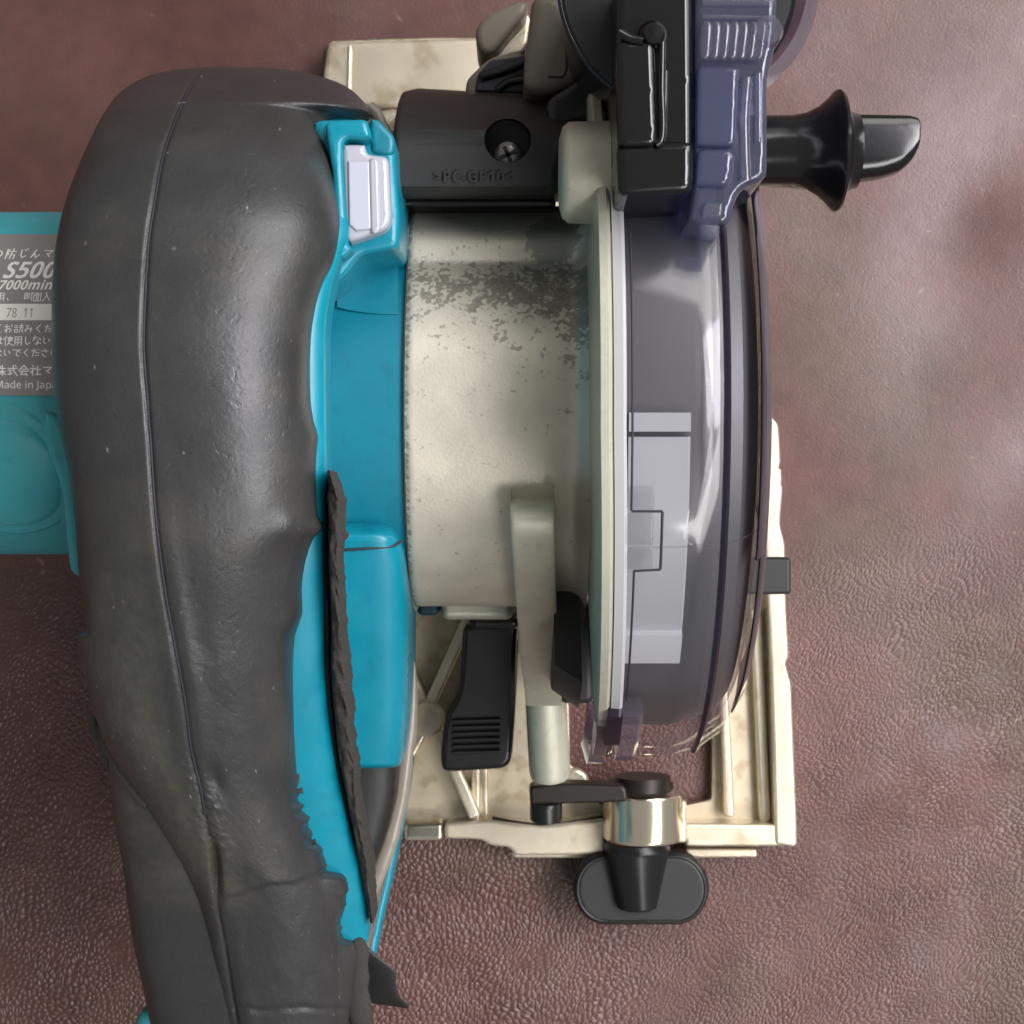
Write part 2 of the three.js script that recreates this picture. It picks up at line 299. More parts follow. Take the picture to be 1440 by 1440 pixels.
function rib(list, w, h0, h1) { const l = []; for (const [a, b] of list) { const dx = b[0] - a[0], dy = b[1] - a[1], n = Math.hypot(dx, dy), ox = -dy / n * w / 2, oy = dx / n * w / 2; l.push(prism([[a[0] + ox, a[1] + oy], [b[0] + ox, b[1] + oy], [b[0] - ox, b[1] - oy], [a[0] - ox, a[1] - oy]], h0, h1, { b: 0.8, r: 4 })); } return l; }
for (const s of [[[602, 995], [660, 868]], [[604, 1008], [560, 1090]], [[608, 1010], [668, 1150]], [[598, 995], [572, 940]]]) part('cross_rib', rib([s], 17, 2, 11), M.nickel, base);
part('rib_boss', turned([[0, 12], [4.2, 12], [5, 11.3], [5.4, 2]], V(603, 1003, 0), [0, 1, 0]), M.nickel, base);
part('upright_rib', rib([[[669, 1060], [669, 1152]], [[680, 1060], [681, 1152]]], 5, 2, 7), M.nickel, base);
part('corner_pad', prism([[790, 1086], [812, 1080], [827, 1090], [829, 1118], [790, 1118]], 2, 6, { b: 1, r: 8 }), M.nickel, base);
part('front_gap_shade', tube([[692, 1151], [722, 1157], [758, 1161], [800, 1158], [850, 1149]].map(([x, y]) => V(x, y, 9.6)), 0.7, 40), M.darkSteel, base);  // dark strip painting the shade in the gap between plate and rim

// depth lever ---------------------------------------------------------------
const lever = part('depth_lever', prism([[652, 878], [728, 872], [724, 985], [721, 1060], [715, 1082, 16], [640, 1087], [621, 1086, 10], [619, 1060], [627, 1004], [646, 972, 14], [649, 930]], 12, 24, { b: 1.4, r: 6, warp: (v) => { v.y += 0.14 * (60 - v.z); } }), M.black, saw);
for (let i = 0; i < 6; i++) part('grip_ridge', prism([[636, 1012 + i * 9], [704, 1010 + i * 9], [704, 1015 + i * 9], [636, 1017 + i * 9]], 23.6, 25.1, { b: 0.25, r: 2, warp: (v) => { v.y += 0.14 * (60 - v.z); } }), M.black, lever);
part('lever_edge', tube([[727, 900], [723, 990], [718, 1060]].map(([x, y]) => V(x, y, 24)), 0.45, 20), M.black, lever);

// motor ----------------------------------------------------------------------
const MZ = -29.3, MH = 82, MR = 39;
const motor = part('motor_housing', latheX([[-150, 0], [-150, 36], [-147, MR], [-52, MR], [-50, 37], [-50, 0]], MZ, MH, 0, 360, 128), M.tealMotor, saw);
const onMotor = (py, R = MR) => { let lo = -75, hi = 85; for (let i = 0; i < 30; i++) { const a = (lo + hi) / 2, h = MH + R * Math.cos(a * D), z = MZ + R * Math.sin(a * D); 720 + z / S(h) < py ? lo = a : hi = a; } return (lo + hi) / 2; };
{
  const a0 = onMotor(331), a1 = onMotor(556), x0 = -128, x1 = -84, CW = 1024, CH = 1024;
  const c = document.createElement('canvas'); c.width = CW; c.height = CH; const g = c.getContext('2d');
  const cx = (px, py) => { const a = onMotor(py), h = MH + MR * Math.cos(a * D); return (X(px, h) - x0) / (x1 - x0) * CW; }, cy = (py) => (onMotor(py) - a0) / (a1 - a0) * CH;
  g.fillStyle = '#8d8a86'; g.fillRect(0, 0, CW, CH);
  g.fillStyle = '#efefe6'; g.fillRect(0, cy(428), CW, cy(451) - cy(428));
  g.fillStyle = '#f1efe9'; g.strokeStyle = '#f1efe9'; g.lineCap = 'round';
  // characters as strokes on a ten by ten square
  const K = {
    no: ['5,2 4,8 2,7 2,4 5,2 8,3 9,6 6,9'], bou: ['1,1 1,10', '1,1 3,1 2,4 3,6 1,7', '7,0 7,2', '4,3 10,3', '6,3 5,10', '6,6 9,6 9,9 8,10'], ji: ['3,1 3,7 5,9 8,7', '6,1 7,2', '8,0 9,1'], n: ['5,1 1,9 4,5 6,9 9,6'], ma: ['1,2 9,2 5,6', '4,5 7,8'],
    ku: ['7,1 3,5 7,9'], o: ['1,3 6,3', '3,1 3,9 1,7 6,5 8,7 6,9', '8,1 9,3'], yo: ['1,2 4,2', '1,4 4,4', '1,6 4,6 4,9 1,9 1,6', '6,2 10,2', '8,0 8,4', '6,4 10,4', '7,5 6,9', '9,5 9,8 10,9'], mi: ['2,2 5,2 2,8 1,7 4,5 9,6', '8,4 7,9'], da: ['1,3 6,3', '4,1 2,9', '5,5 9,5', '5,8 9,8', '8,1 9,2'],
    ha: ['1,1 1,9', '4,3 9,3', '7,1 7,8 5,9 5,7 9,8'], tsu: ['3,0 0,4', '2,3 2,10', '4,2 10,2', '7,0 7,5 4,10', '5,3 9,3 9,5 5,5 5,3', '5,7 10,10'], you: ['2,1 2,8 1,10', '2,1 9,1 9,10', '2,4 9,4', '2,7 9,7', '5,1 5,10'], shi: ['3,1 3,7 5,9 8,7'], na: ['1,2 5,2', '3,0 1,5', '7,2 9,4', '6,4 6,8 4,9 5,7 9,8'], i: ['2,2 2,7 4,8', '7,3 8,6'],
    de: ['1,2 9,2 5,4 5,8 8,9', '8,4 9,5'], sa: ['1,3 9,3', '5,1 7,5', '2,6 4,9 7,9'], shiki: ['1,3 10,3', '6,0 7,6 10,10', '1,5 5,5', '3,5 3,9', '1,9 5,8', '8,0 9,1'], kai: ['5,0 0,5', '5,0 10,5', '3,4 7,4', '1,6 9,6', '4,6 2,9 8,9', '7,8 8,10'], sha: ['2,0 3,1', '0,3 4,3 0,7', '2,5 2,10', '5,4 10,4', '7,1 7,9', '5,9 10,9'], kabu: ['0,3 4,3', '2,0 2,10', '5,3 10,3', '7,0 7,10', '4,6 10,6', '7,6 4,9', '7,6 10,9', '5,1 5,3'],
    soku: ['1,1 1,8', '1,1 4,1 4,7 1,7', '1,4 4,4', '6,1 6,7', '9,0 9,9'], men: ['0,1 10,1', '5,1 4,3', '1,3 9,3 9,10 1,10 1,3', '4,3 4,10', '6,3 6,10'], iri: ['4,0 5,3 1,10', '5,3 9,10'], ten: ['2,7 4,9'],
  };
  const line = (keys, px, py, size, pitch, wide) => keys.forEach((k, i) => { const X0 = cx(px + i * pitch, py + size / 2), Y0 = cy(py), sx = (cx(px + i * pitch + size, py + size / 2) - X0) / 10, sy = (cy(py + size) - Y0) / 10; g.lineWidth = wide; for (const s of K[k] ?? []) { g.beginPath(); s.split(' ').forEach((q, n) => { const [a, b] = q.split(',').map(Number); n ? g.lineTo(X0 + a * sx, Y0 + b * sy) : g.moveTo(X0 + a * sx, Y0 + b * sy); }); g.stroke(); } });
  line(['no', 'bou', 'ji', 'n', 'ma'], -9, 351, 14, 17.5, 6.5);
  line(['you', 'ten', '', 'soku', 'men', 'iri', 'ten'], -5, 412, 12, 13, 4.5);
  line(['ku', 'o', 'yo', 'mi', 'ku', 'da', 'sa'], -8, 456, 13, 14, 5);
  line(['ha', 'tsu', 'you', 'shi', 'na', 'i', 'de'], -8, 473, 13, 13.5, 5);
  line(['na', 'i', 'de', 'ku', 'da', 'sa', 'i'], -9, 490, 12.5, 13.2, 5);
  line(['kabu', 'shiki', 'kai', 'sha', 'ma', 'ku'], -6, 514, 14, 16.5, 6);
  const word = (t, p0, p1, py, size, font) => { const x = cx(p0, py), w = cx(p1, py) - x, k = (cy(py) - cy(py - size)) / 72; g.save(); g.font = font + ' 100px sans-serif'; const full = g.measureText(t).width; g.translate(x, cy(py)); g.scale(w / full, k); g.fillText(t, 0, 0); g.restore(); };
  word('S500', 2, 75, 392, 23, 'italic bold'); word('-7000min', -10, 73, 408, 13, 'italic bold');
  word('Made in Japan', -7, 90, 546, 10.5, '');
  g.fillStyle = '#8f8a80'; word('78  11', 8, 48, 447, 13, '');
  const t = new THREE.CanvasTexture(c); t.colorSpace = THREE.SRGBColorSpace; t.flipY = false;
  part('nameplate', sheet(40, 40, (u, v) => { const a = lerp(a0, a1, v) * D, R = MR + 0.25, p = new THREE.Vector3(lerp(x0, x1, u), MH + R * Math.cos(a), MZ + R * Math.sin(a)); p.u = u; p.w = v; return p; }), std(0xffffff, 0.35, 0.2, { map: t }), motor, true);
}
{
  const a = onMotor(672) * D, n = [0, Math.cos(a), Math.sin(a)], c = new THREE.Vector3(X(8, 112), MH + MR * n[1], MZ + MR * n[2]);
  part('brush_cap', turned([[17, -5], [16, -2.2], [15.2, -1.6], [13.4, -1.5], [12.8, -0.6], [11.5, 0.2], [8, 1.0], [4, 1.4], [0, 1.5]], c, n, 64), M.tealMotor, motor);
}

// gear housing ----------------------------------------------------------------
const GZ = -22, GH = 82, GR = 45;
const neck = part('motor_neck', latheX([[-66, 0], [-66, 30], [-58, 40], [-48, 43.2], [-21.5, 43.6], [-21.5, 0]], GZ, GH, 0, 360, 160), M.tealDeep, saw);
const wear = pixels(1024, 1024, (u, v, o) => {
  const x = u, a = lerp(-75, 120, v);
  const e = fbm(x * 9, a * 0.22, 3, 5), f = fbm(x * 36, a * 0.8, 9, 4);
  let w = smooth(e * 1.05 + f * 1.1 + gauss(a + 36 - 5 * x, 6) * 0.5 + gauss(a + 26, 11) * 0.34 * (0.5 + 0.7 * x) + gauss(x - 0.95, 0.08) * gauss(a + 18, 13) * 0.32, 0.42, 0.74);
  const chip = smooth(0.15 - Math.hypot((x - 0.80) * 0.95, (a + 49) * 0.017) + 0.12 * fbm(x * 18, a * 0.5, 5, 4), 0.0, 0.02);
  const left = smooth(0.035 - x + 0.06 * fbm(a * 0.6, x * 4, 7, 4), 0.02, 0.03);
  const pit = smooth(fbm(x * 70, a * 1.7, 21, 2), 0.3, 0.42) * 0.6;
  const n = 1 + 0.10 * fbm(x * 5, a * 0.08, 2, 4) + 0.05 * (rnd() - 0.5);
  const b = [208 * n, 201 * n, 184 * n], d = [136 + 60 * f, 128 + 56 * f, 116 + 50 * f], q = clamp(w * 0.85 + pit * 0.5 + left * 0.7, 0, 1);
  for (let i = 0; i < 3; i++) o[i] = lerp(lerp(b[i], d[i], q), [150, 148, 142][i], chip * 0.85);
}, true, THREE.ClampToEdgeWrapping);
const wearBump = pixels(1024, 1024, (u, v, o) => { const a = lerp(-75, 120, v), n = 128 + 60 * (rnd() - 0.5) + 60 * fbm(u * 50, a * 1.2, 4, 3) - 90 * smooth(fbm(u * 60, a * 1.3, 9, 3) + gauss(a + 36 - 5 * u, 7) * 0.8, 0.45, 0.7); o[0] = o[1] = o[2] = n; });
const shape = (a) => 3.6 * smooth(a, -80, -66) * (1 - smooth(a, -50, -41)) ;
const gear = part('gear_housing', sheet(60, 200, (u, v) => {
  const a = lerp(-75, 120, v), x = lerp(-21.75, 16, u), f = smooth(u, 0.86, 1), edge = u < 0.03 ? -0.6 * (1 - u / 0.03) ** 2 : 0;
  const R = GR + shape(a) + 3.4 * (1 - Math.sqrt(1 - f * f * 0.999)) + edge - 2.2 * smooth(a, 60, 100);
  const p = new THREE.Vector3(x, GH + R * Math.cos(a * D), GZ + R * Math.sin(a * D)); p.u = u; p.w = v; return p;
}), std(0xffffff, 0.4, 0.5, { map: wear, bumpMap: wearBump, bumpScale: 0.00007 }), saw, true);
part('end_ring', latheX([[-21.9, 44.8], [-21.9, 20]], GZ, GH, -75, 120, 120), M.silverCast, gear);
part('cast_step', block(620, 722, 834, 872, 20, 66, 2), M.silverCast, gear);

// blade case ------------------------------------------------------------------
const CZ = -21.5, CH = 82;
const lean = (g) => { const p = g.attributes.position; for (let i = 0; i < p.count; i++) p.setX(i, p.getX(i) + 0.022 * Math.max(0, p.getZ(i) + 15)); return g; };   // the case is cast a touch out of square
const disc = part('blade_case', lean(latheX([[15.5, 10], [15.5, 77.2], [16.1, 78.2], [17.6, 78.4], [18.3, 77.6], [18.3, 10]], CZ, CH, -100, 56, 220, true)), M.silver, saw);
part('boss', turned([[0, 0], [6.5, 0], [8.6, 0.6], [9.6, 1.8], [9.8, 9.5], [0, 9.5]], new THREE.Vector3(9.1, 141, -65.5), [1, 0, 0], 64), M.silver, disc);
part('case_shoulder', latheX([[9, 40], [9, 62], [14.7, 66], [14.7, 40]], CZ, CH, 60, 105, 60, true), M.blackMatte, disc);
part('saw_blade', latheX([[25.4, 6], [25.4, 62.5], [27, 62.5], [27, 6]], CZ, CH - 12, 0, 360, 160, true), M.steel, saw);

// handle ------------------------------------------------------------------------
const hm = curve([[95, 92], [110, 104], [140, 116], [168, 126], [240, 139], [330, 147], [500, 152], [700, 150], [900, 140], [1100, 126], [1300, 110], [1470, 97]]);
const shellRight = curve([[150, 520], [175, 500], [330, 492], [352, 484], [380, 474], [420, 464], [470, 459], [600, 460], [700, 461], [800, 459], [900, 460], [980, 464], [1060, 474], [1150, 490], [1240, 512], [1290, 519], [1318, 519], [1345, 502], [1470, 498]]);
function loft(list, nu, nv, fn) { return sheet(nu, nv, fn, true, true); }
const body = part('handle_body', sheet(96, 160, (u, v) => {
  const py = lerp(172, 1470, v), h = hm(py) - 5, l = X(300, h), r = X(shellRight(py), h), c = (l + r) / 2, w = (r - l) / 2, a = u * 2 * Math.PI, ca = Math.cos(a), sa = Math.sin(a), e = 0.72;
  const x = c + w * Math.sign(ca) * Math.abs(ca) ** e, y = h + (sa > 0 ? 5 : 26) * Math.sign(sa) * Math.abs(sa) ** e;
  return new THREE.Vector3(x, y, X(py, h));
}, true, true), M.teal, saw);
part('side_panel', prism([[60, 560], [92, 596], [128, 690], [136, 745], [128, 816, 6], [97, 808, 12], [91, 750], [86, 690], [60, 620]], 90, 132, { b: 1.5, r: 14 }), M.tealMotor, body);
part('cord_guard', prism([[190, 1424], [226, 1424], [232, 1480], [186, 1480]], 40, 74, { b: 2.5, r: 10 }), M.tealMotor, body);
const mount = part('lamp_mount', prism([[440, 168], [456, 167], [520, 166], [527, 190], [556, 193], [556, 226], [562, 300], [561, 348], [540, 352], [505, 358], [484, 388], [440, 420]], 96, 139, { b: 1.4, r: 8, at: 139 }), M.teal, body);
part('mount_rim', prism([[455, 168, 2], [516, 166], [522, 192], [520, 196], [482, 194], [483, 300], [486, 342], [500, 350], [470, 372], [472, 330], [468, 250]], 136, 144, { b: 1.1, r: 5 }), M.teal, body);
part('mount_rim', prism([[519, 158], [526, 162], [556, 192], [554, 218], [522, 216], [520, 190]], 120, 139.8, { b: 1.0, r: 5 }), M.tealDeep, body);
const lens = part('status_lens', prism([[480, 202], [514, 202], [514, 216], [546, 219, 8], [550, 308, 8], [544, 322, 6], [512, 334], [486, 342]], 128, 143.2, { b: 1.1, r: 4 }), M.lens, body);
part('lens_edge', prism([[522, 226], [528, 226], [531, 322], [525, 326]], 142.8, 143.9, { b: 0.5, r: 2 }), M.lens, lens);
part('lens_window', prism([[489, 226], [520, 226], [522, 322], [491, 326]], 142.8, 143.7, { b: 0.4, r: 3 }), std(0xaaaeba, 0.3), lens);
{ // web that joins lamp mount and motor neck
  part('neck_fillet', sheet(24, 24, (u, v) => { const py = lerp(345, 442, v), R = 43.6 + 12 * (1 - Math.sin(v * Math.PI / 2)), px = lerp(474, 560, u), k = Math.sin(Math.PI * clamp(u, 0.02, 1) * 0.5) ** 0.6; const h0 = 82 + Math.sqrt(Math.max(0, 43.4 ** 2 - (X(py, 126) - GZ) ** 2)); return V(px, py - 12 * (1 - k), h0 + (1 - v) ** 2 * 9 * (1 - 0.7 * k) + 0.15); }), M.tealDeep, body);
}
// front post of the handle
const post = part('front_post', sheet(72, 60, (u, v) => {
  const py = lerp(732, 1072, v), h = lerp(112, 88, v), r0 = curve([[732, 548], [745, 560], [775, 572], [850, 577], [960, 577], [1040, 572], [1072, 566]])(py), l = X(430, h), r = X(r0, h), end = Math.min(1, Math.sqrt(clamp((py - 730) / 22, 0.001, 1)), Math.sqrt(clamp((1075 - py) / 7, 0.05, 1)));
  const c = (l + r) / 2, w = (r - l) / 2, a = u * 2 * Math.PI, ca = Math.cos(a), sa = Math.sin(a), e = 0.42;
  return new THREE.Vector3(c + w * (0.94 + 0.06 * end) * Math.sign(ca) * Math.abs(ca) ** e, h + (sa > 0 ? 13 * end : 40) * Math.sign(sa) * Math.abs(sa) ** e, X(py, h));
}, true, true), M.teal, body);
part('seam', tube([[472, 774], [520, 771], [552, 768], [566, 760]].map(([x, y]) => V(x, y, 122.4 - (x > 540 ? (x - 540) * 0.1 : 0))), 0.28, 30), M.groove, post);
const lower = part('lower_grip', [
  sheet(48, 60, (u, v) => {
    const py = lerp(1074, 1470, v), h = lerp(74, 62, v), r0 = curve([[1074, 573], [1110, 567], [1170, 556], [1230, 543], [1290, 529], [1340, 520], [1410, 509], [1470, 503]])(py), l = X(420, h), r = X(r0, h), c = (l + r) / 2, w = (r - l) / 2, a = u * 2 * Math.PI, ca = Math.cos(a), sa = Math.sin(a), e = 0.62;
    return new THREE.Vector3(c + w * Math.sign(ca) * Math.abs(ca) ** e, h + (sa > 0 ? 8 : 20) * Math.sign(sa) * Math.abs(sa) ** e, X(py, h));
  }, true, true)], M.taupe, body);
part('trigger', sheet(48, 40, (u, v) => {
  const py = lerp(1066, 1262, v), h = lerp(86, 80, v), r0 = curve([[1066, 561], [1110, 559], [1160, 548], [1210, 530], [1262, 506]])(py), l = X(450, h), r = X(r0, h), c = (l + r) / 2, w = (r - l) / 2, a = u * 2 * Math.PI, ca = Math.cos(a), sa = Math.sin(a), e = 0.6;
  return new THREE.Vector3(c + w * Math.sign(ca) * Math.abs(ca) ** e, h + (sa > 0 ? 7 : 20) * Math.sign(sa) * Math.abs(sa) ** e, X(py, h));
}, true, true), M.blackMatte, body);
part('edge_band', strand([[582, 930], [577, 1010], [570, 1075], [563, 1125], [548, 1185], [530, 1235], [512, 1285]].map(([x, y], i) => V(x, y, 84 - i * 1.6)), 1.7, 1.5), std(0x8a8276, 0.3, 0.1), body);
part('lower_edge', prism([[480, 1074], [578, 1074], [574, 1110], [563, 1175], [550, 1240], [536, 1300], [527, 1345], [514, 1412], [506, 1470], [450, 1470]], 42, 60, { b: 1, r: 10 }), M.teal, body);

// rubber grip -------------------------------------------------------------------
const gripR = curve([[95, 322], [98, 372], [104, 424], [112, 458], [125, 490], [140, 508], [156, 519], [163, 519], [169, 464], [200, 464], [240, 469], [280, 474], [310, 477], [340, 474], [365, 468], [400, 452], [430, 443], [470, 437], [520, 435], [560, 436], [590, 440], [615, 446], [640, 444], [665, 443], [700, 444], [725, 446], [740, 452], [748, 449], [756, 441], [775, 433], [800, 427], [830, 424], [860, 425], [875, 421], [900, 414], [950, 412], [1000, 413], [1050, 415], [1090, 418], [1112, 420], [1128, 421], [1131, 428], [1140, 425], [1144, 433], [1158, 435], [1172, 440], [1184, 441], [1187, 449], [1200, 455], [1212, 458], [1224, 460], [1227, 470], [1231, 483], [1245, 489], [1262, 488], [1280, 484], [1300, 480], [1318, 483], [1326, 499], [1345, 504], [1380, 501], [1470, 488]]);
const gripL = curve([[95, 312], [98, 276], [104, 234], [112, 205], [125, 182], [140, 165], [168, 147], [200, 132], [240, 115], [280, 100], [320, 89], [360, 82], [420, 78], [480, 78], [540, 80], [590, 86], [620, 92], [660, 101], [700, 106], [740, 111], [780, 114], [815, 117], [830, 122], [860, 126], [886, 127], [890, 114], [920, 117], [960, 126], [1000, 138], [1040, 152], [1080, 178], [1120, 205], [1140, 215], [1180, 240], [1220, 260], [1260, 277], [1300, 287], [1360, 302], [1470, 322]]);
const seamX = curve([[100, 282], [130, 262], [170, 245], [220, 228], [280, 217], [340, 208], [420, 203], [480, 201], [560, 206], [640, 212], [700, 216], [760, 222], [820, 230], [900, 244], [1000, 262], [1050, 268], [1120, 284], [1160, 290], [1200, 298], [1260, 303], [1320, 314], [1400, 326], [1470, 338]]);
const flecks = [];
for (let i = 0; i < 80; i++) flecks.push([0.06 + 0.38 * rnd(), rnd(), 0.0012 + 0.0022 * rnd(), 0.4 + rnd()]);
for (let i = 0; i < 9; i++) flecks.push([0.132 + 0.018 * (rnd() - 0.5), 0.38 + 0.06 * rnd(), 0.0014 + 0.002 * rnd(), 0.4 + 0.5 * rnd()]);
const fleckMap = new Float32Array(1024 * 1024);
for (const [a, b, r, k] of flecks) for (let y = -8; y <= 8; y++) for (let x = -5; x <= 5; x++) { const xx = Math.round(a * 1024) + x, yy = Math.round(b * 1024) + y, d = Math.hypot(x / 1024 * 1.5, y / 1024) / r; if (d < 1 && xx >= 0 && yy >= 0 && xx < 1024 && yy < 1024) fleckMap[yy * 1024 + xx] = Math.max(fleckMap[yy * 1024 + xx], k * (1 - d)); }
const rubberColor = pixels(1024, 1024, (u, v, o, ix, iy) => {   // once round the grip, and once along it
  const x = u * 1.15, y = v * 1.8, n = fbm(x * 9, y * 9, 4, 5), f = rnd() - 0.5, fine = fbm(x * 70, y * 70, 2, 3), side = smooth(u, 0.24, 0.3) * smooth(v, 0.5, 0.62) * (1 - smooth(v, 0.86, 0.93)), spot = smooth(fbm(x * 5, y * 5, 9, 4), 0.02, 0.3) * 0.45;
  const d = clamp(spot + side * (0.75 + 0.9 * fbm(x * 16, y * 16, 17, 4)) + 0.5 * fine * (0.3 + side), 0, 1.2), sp = fleckMap[iy * 1024 + ix] * 70;
  o[0] = 47 + 8 * n + 15 * d + 5 * f + sp; o[1] = 47 + 8 * n + 15 * d + 5 * f + sp; o[2] = 47 + 8 * n + 9 * d + 5 * f + sp * 0.88;
}, true, THREE.MirroredRepeatWrapping);
const rubberRough = pixels(512, 512, (u, v, o) => { o[0] = o[1] = o[2] = 178 + 90 * fbm(u * 5, v * 5, 14, 4) + 16 * (rnd() - 0.5); }, false, THREE.MirroredRepeatWrapping);
const rubberBump = pixels(1024, 1024, (u, v, o) => { o[0] = o[1] = o[2] = 128 + 40 * (rnd() - 0.5) + 70 * fbm(u * 60, v * 60, 2, 3) - 60 * smooth(fbm(u * 26, v * 26, 8, 3), 0.22, 0.34); }, false, THREE.MirroredRepeatWrapping);
M.rubber = std(0xffffff, 0.58, 0, { map: (() => { const t = rubberColor.clone(); t.repeat.set(1 / 0.14, 1 / 0.2); t.offset.set(0, 0.5); t.needsUpdate = true; return t; })(), roughnessMap: tiled(rubberRough, 0.1), bumpMap: tiled(rubberBump, 0.06), bumpScale: 0.00012 });
M.rubberTorn = std(0x37342f, 0.8, 0, { bumpMap: tiled(rubberBump, 0.02), bumpScale: 0.0006 });
const gripRS = curve([[95, 322], [98, 372], [104, 424], [112, 458], [125, 490], [140, 508], [156, 519], [163, 519], [169, 464], [240, 469], [310, 476], [365, 466], [430, 445], [520, 436], [640, 443], [745, 444], [800, 431], [900, 418], [1000, 414], [1100, 420], [1200, 449], [1250, 472], [1320, 489], [1470, 490]]);
const gripLS = curve([[95, 312], [98, 276], [104, 234], [112, 205], [125, 182], [140, 165], [168, 147], [200, 132], [240, 115], [280, 100], [320, 89], [360, 82], [420, 78], [480, 78], [540, 80], [620, 92], [700, 106], [800, 117], [900, 122], [960, 129], [1040, 153], [1080, 177], [1140, 215], [1220, 260], [1300, 287], [1470, 322]]);
function gripSkin(y0, y1, L, R, hOf, up, down, nu, nv, e, rough) {
  const vary = (t) => lerp(y0, y1, y0 < 900 && t < 0.25 ? 0.25 * (t / 0.25) ** 1.5 : t);
  return sheet(nu, nv, (u, v) => {
    const py = vary(v), h = hOf(py), l = X((rough ? gripLS : L)(py), h), r = X((rough ? gripRS : R)(py), h), c = (l + r) / 2, w = (r - l) / 2, a = u * 2 * Math.PI, ca = Math.cos(a), sa = Math.sin(a);
    const ex = Math.sign(ca) * Math.abs(ca) ** e, ey = Math.sign(sa) * Math.abs(sa) ** e, k = sa > 0 ? up(py) : down;
    const rag = rough ? (X(R(py) + smooth(py, 1080, 1120) * (1 - smooth(py, 1330, 1360)) * (7 * fbm(py * 0.09, 3, 1, 2) - 9 * Math.max(0, fbm(py * 0.16, 7, 2, 2))), h) - r) * smooth(ex, 0.88, 1) * (sa > -0.2 ? 1 : 0.5) + (X(L(py), h) - l) * smooth(-ex, 0.8, 1) : 0;
    let x = c + w * ex + rag, y = h + k * ey, z = X(py, h);
    const p = new THREE.Vector3(x, y, z), vx = 720 + x / S(y), vy = 720 + z / S(y);
    if (sa > 0) {
      const s = seamX(vy), q = vx - s, after = smooth(vy, 560, 900);
      if (rough) {
        p.y -= 0.85 * gauss(q, 2.0) * (1 - 0.3 * after) * (vy > 118 ? 1 : 0.3);
        p.y += after * (0.5 * gauss(q - 16, 10) + 0.25 * gauss(q + 12, 8));
        p.y += smooth(vy, 800, 1000) * 0.3 * fbm(vx * 0.03, vy * 0.02, 1, 4) + 0.22 * fbm(vx * 0.012, vy * 0.009, 5, 3);
        p.y += 1.6 * gauss(vx - 418, 20) * gauss(vy - 742, 15) - 1.6 * gauss(vx - 425, 22) * gauss(vy - 785, 20) + 1.4 * gauss(vx - 412, 16) * gauss(vy - 878, 13) - 1.0 * gauss(vx - 418, 16) * gauss(vy - 905, 12);
        p.y -= 1.0 * gauss(q - 22, 8) * gauss(vy - 1095, 16) + 2.4 * gauss(q - 4, 4) * gauss(vy - 1222, 26) - 1.2 * fbm(vx * 0.12, vy * 0.12, 3, 3) * gauss(q - 6, 12) * gauss(vy - 1160, 45);
        const shelf = vy - (1264 - 0.22 * (vx - 300)) - 22 * fbm(vx * 0.02, 4, 2, 3); p.y -= 0.8 * smooth(shelf, -3, 3) * smooth(vx, 300, 330);
        p.y -= 0.5 * gauss(vy - 1420 - 14 * fbm(vx * 0.02, 9, 2, 3), 3) * smooth(vx, 310, 340);
      }
    }
    p.u = u * 0.14; p.w = z / 1000; return p;
  }, true, true);
}
const upOf = curve([[95, 1], [104, 5], [125, 9], [168, 13], [260, 16], [900, 16], [1200, 14], [1470, 13]]);
const grip = part('rubber_grip', gripSkin(95, 1470, gripL, gripR, hm, upOf, 16, 420, 520, 0.86, true), M.rubber, saw, true);
grip.userData.label = 'scuffed black rubber grip with its edge torn open';
{ // dark strand down the grip seam, painting the shade in its groove
  const pts = [];
  for (let py = 118; py < 1130; py += 12) {
    const h0 = hm(py), l = X(gripLS(py), h0), r = X(gripRS(py), h0), c = (l + r) / 2, w = (r - l) / 2; let h = h0 + upOf(py), x = 0;
    for (let i = 0; i < 6; i++) { const vy = 720 + X(py, h0) / S(h); x = X(seamX(vy), h); const ca = Math.min(1, Math.abs((x - c) / w)) ** (1 / 0.86); h = h0 + upOf(py) * Math.sqrt(1 - ca * ca) ** 0.86; }
    const vy = 720 + X(py, h0) / S(h), vx = 720 + x / S(h), after = smooth(vy, 560, 900);
    h += -0.85 * (1 - 0.3 * after) + after * 0.25 + smooth(vy, 800, 1000) * 0.3 * fbm(vx * 0.03, vy * 0.02, 1, 4) + 0.22 * fbm(vx * 0.012, vy * 0.009, 5, 3);
    pts.push(new THREE.Vector3(x, h + 0.12, X(py, h0)));
  }
  part('parting_shade', tube(pts, 0.32, 260), M.groove, grip);
}
const underL = curve([[960, 150], [1060, 160], [1130, 166], [1200, 179], [1300, 192], [1400, 213], [1470, 226]]), underR = curve([[960, 400], [1300, 440], [1470, 470]]);
part('grip_underside', gripSkin(960, 1470, underL, underR, (y) => hm(y) - 9, () => 17, 16, 160, 160, 0.7, false), (() => { const m = M.rubber.clone(); m.color.setScalar(0.92); m.roughness = 0.6; return m; })(), grip);
part('torn_lip', [strand([[128, 1004], [139, 1036], [158, 1076], [184, 1108], [206, 1136]].map(([x, y], i) => V(x, y, hm(y) - 0.5 - i * 0.6)), 1.5)], M.rubberTorn, grip);
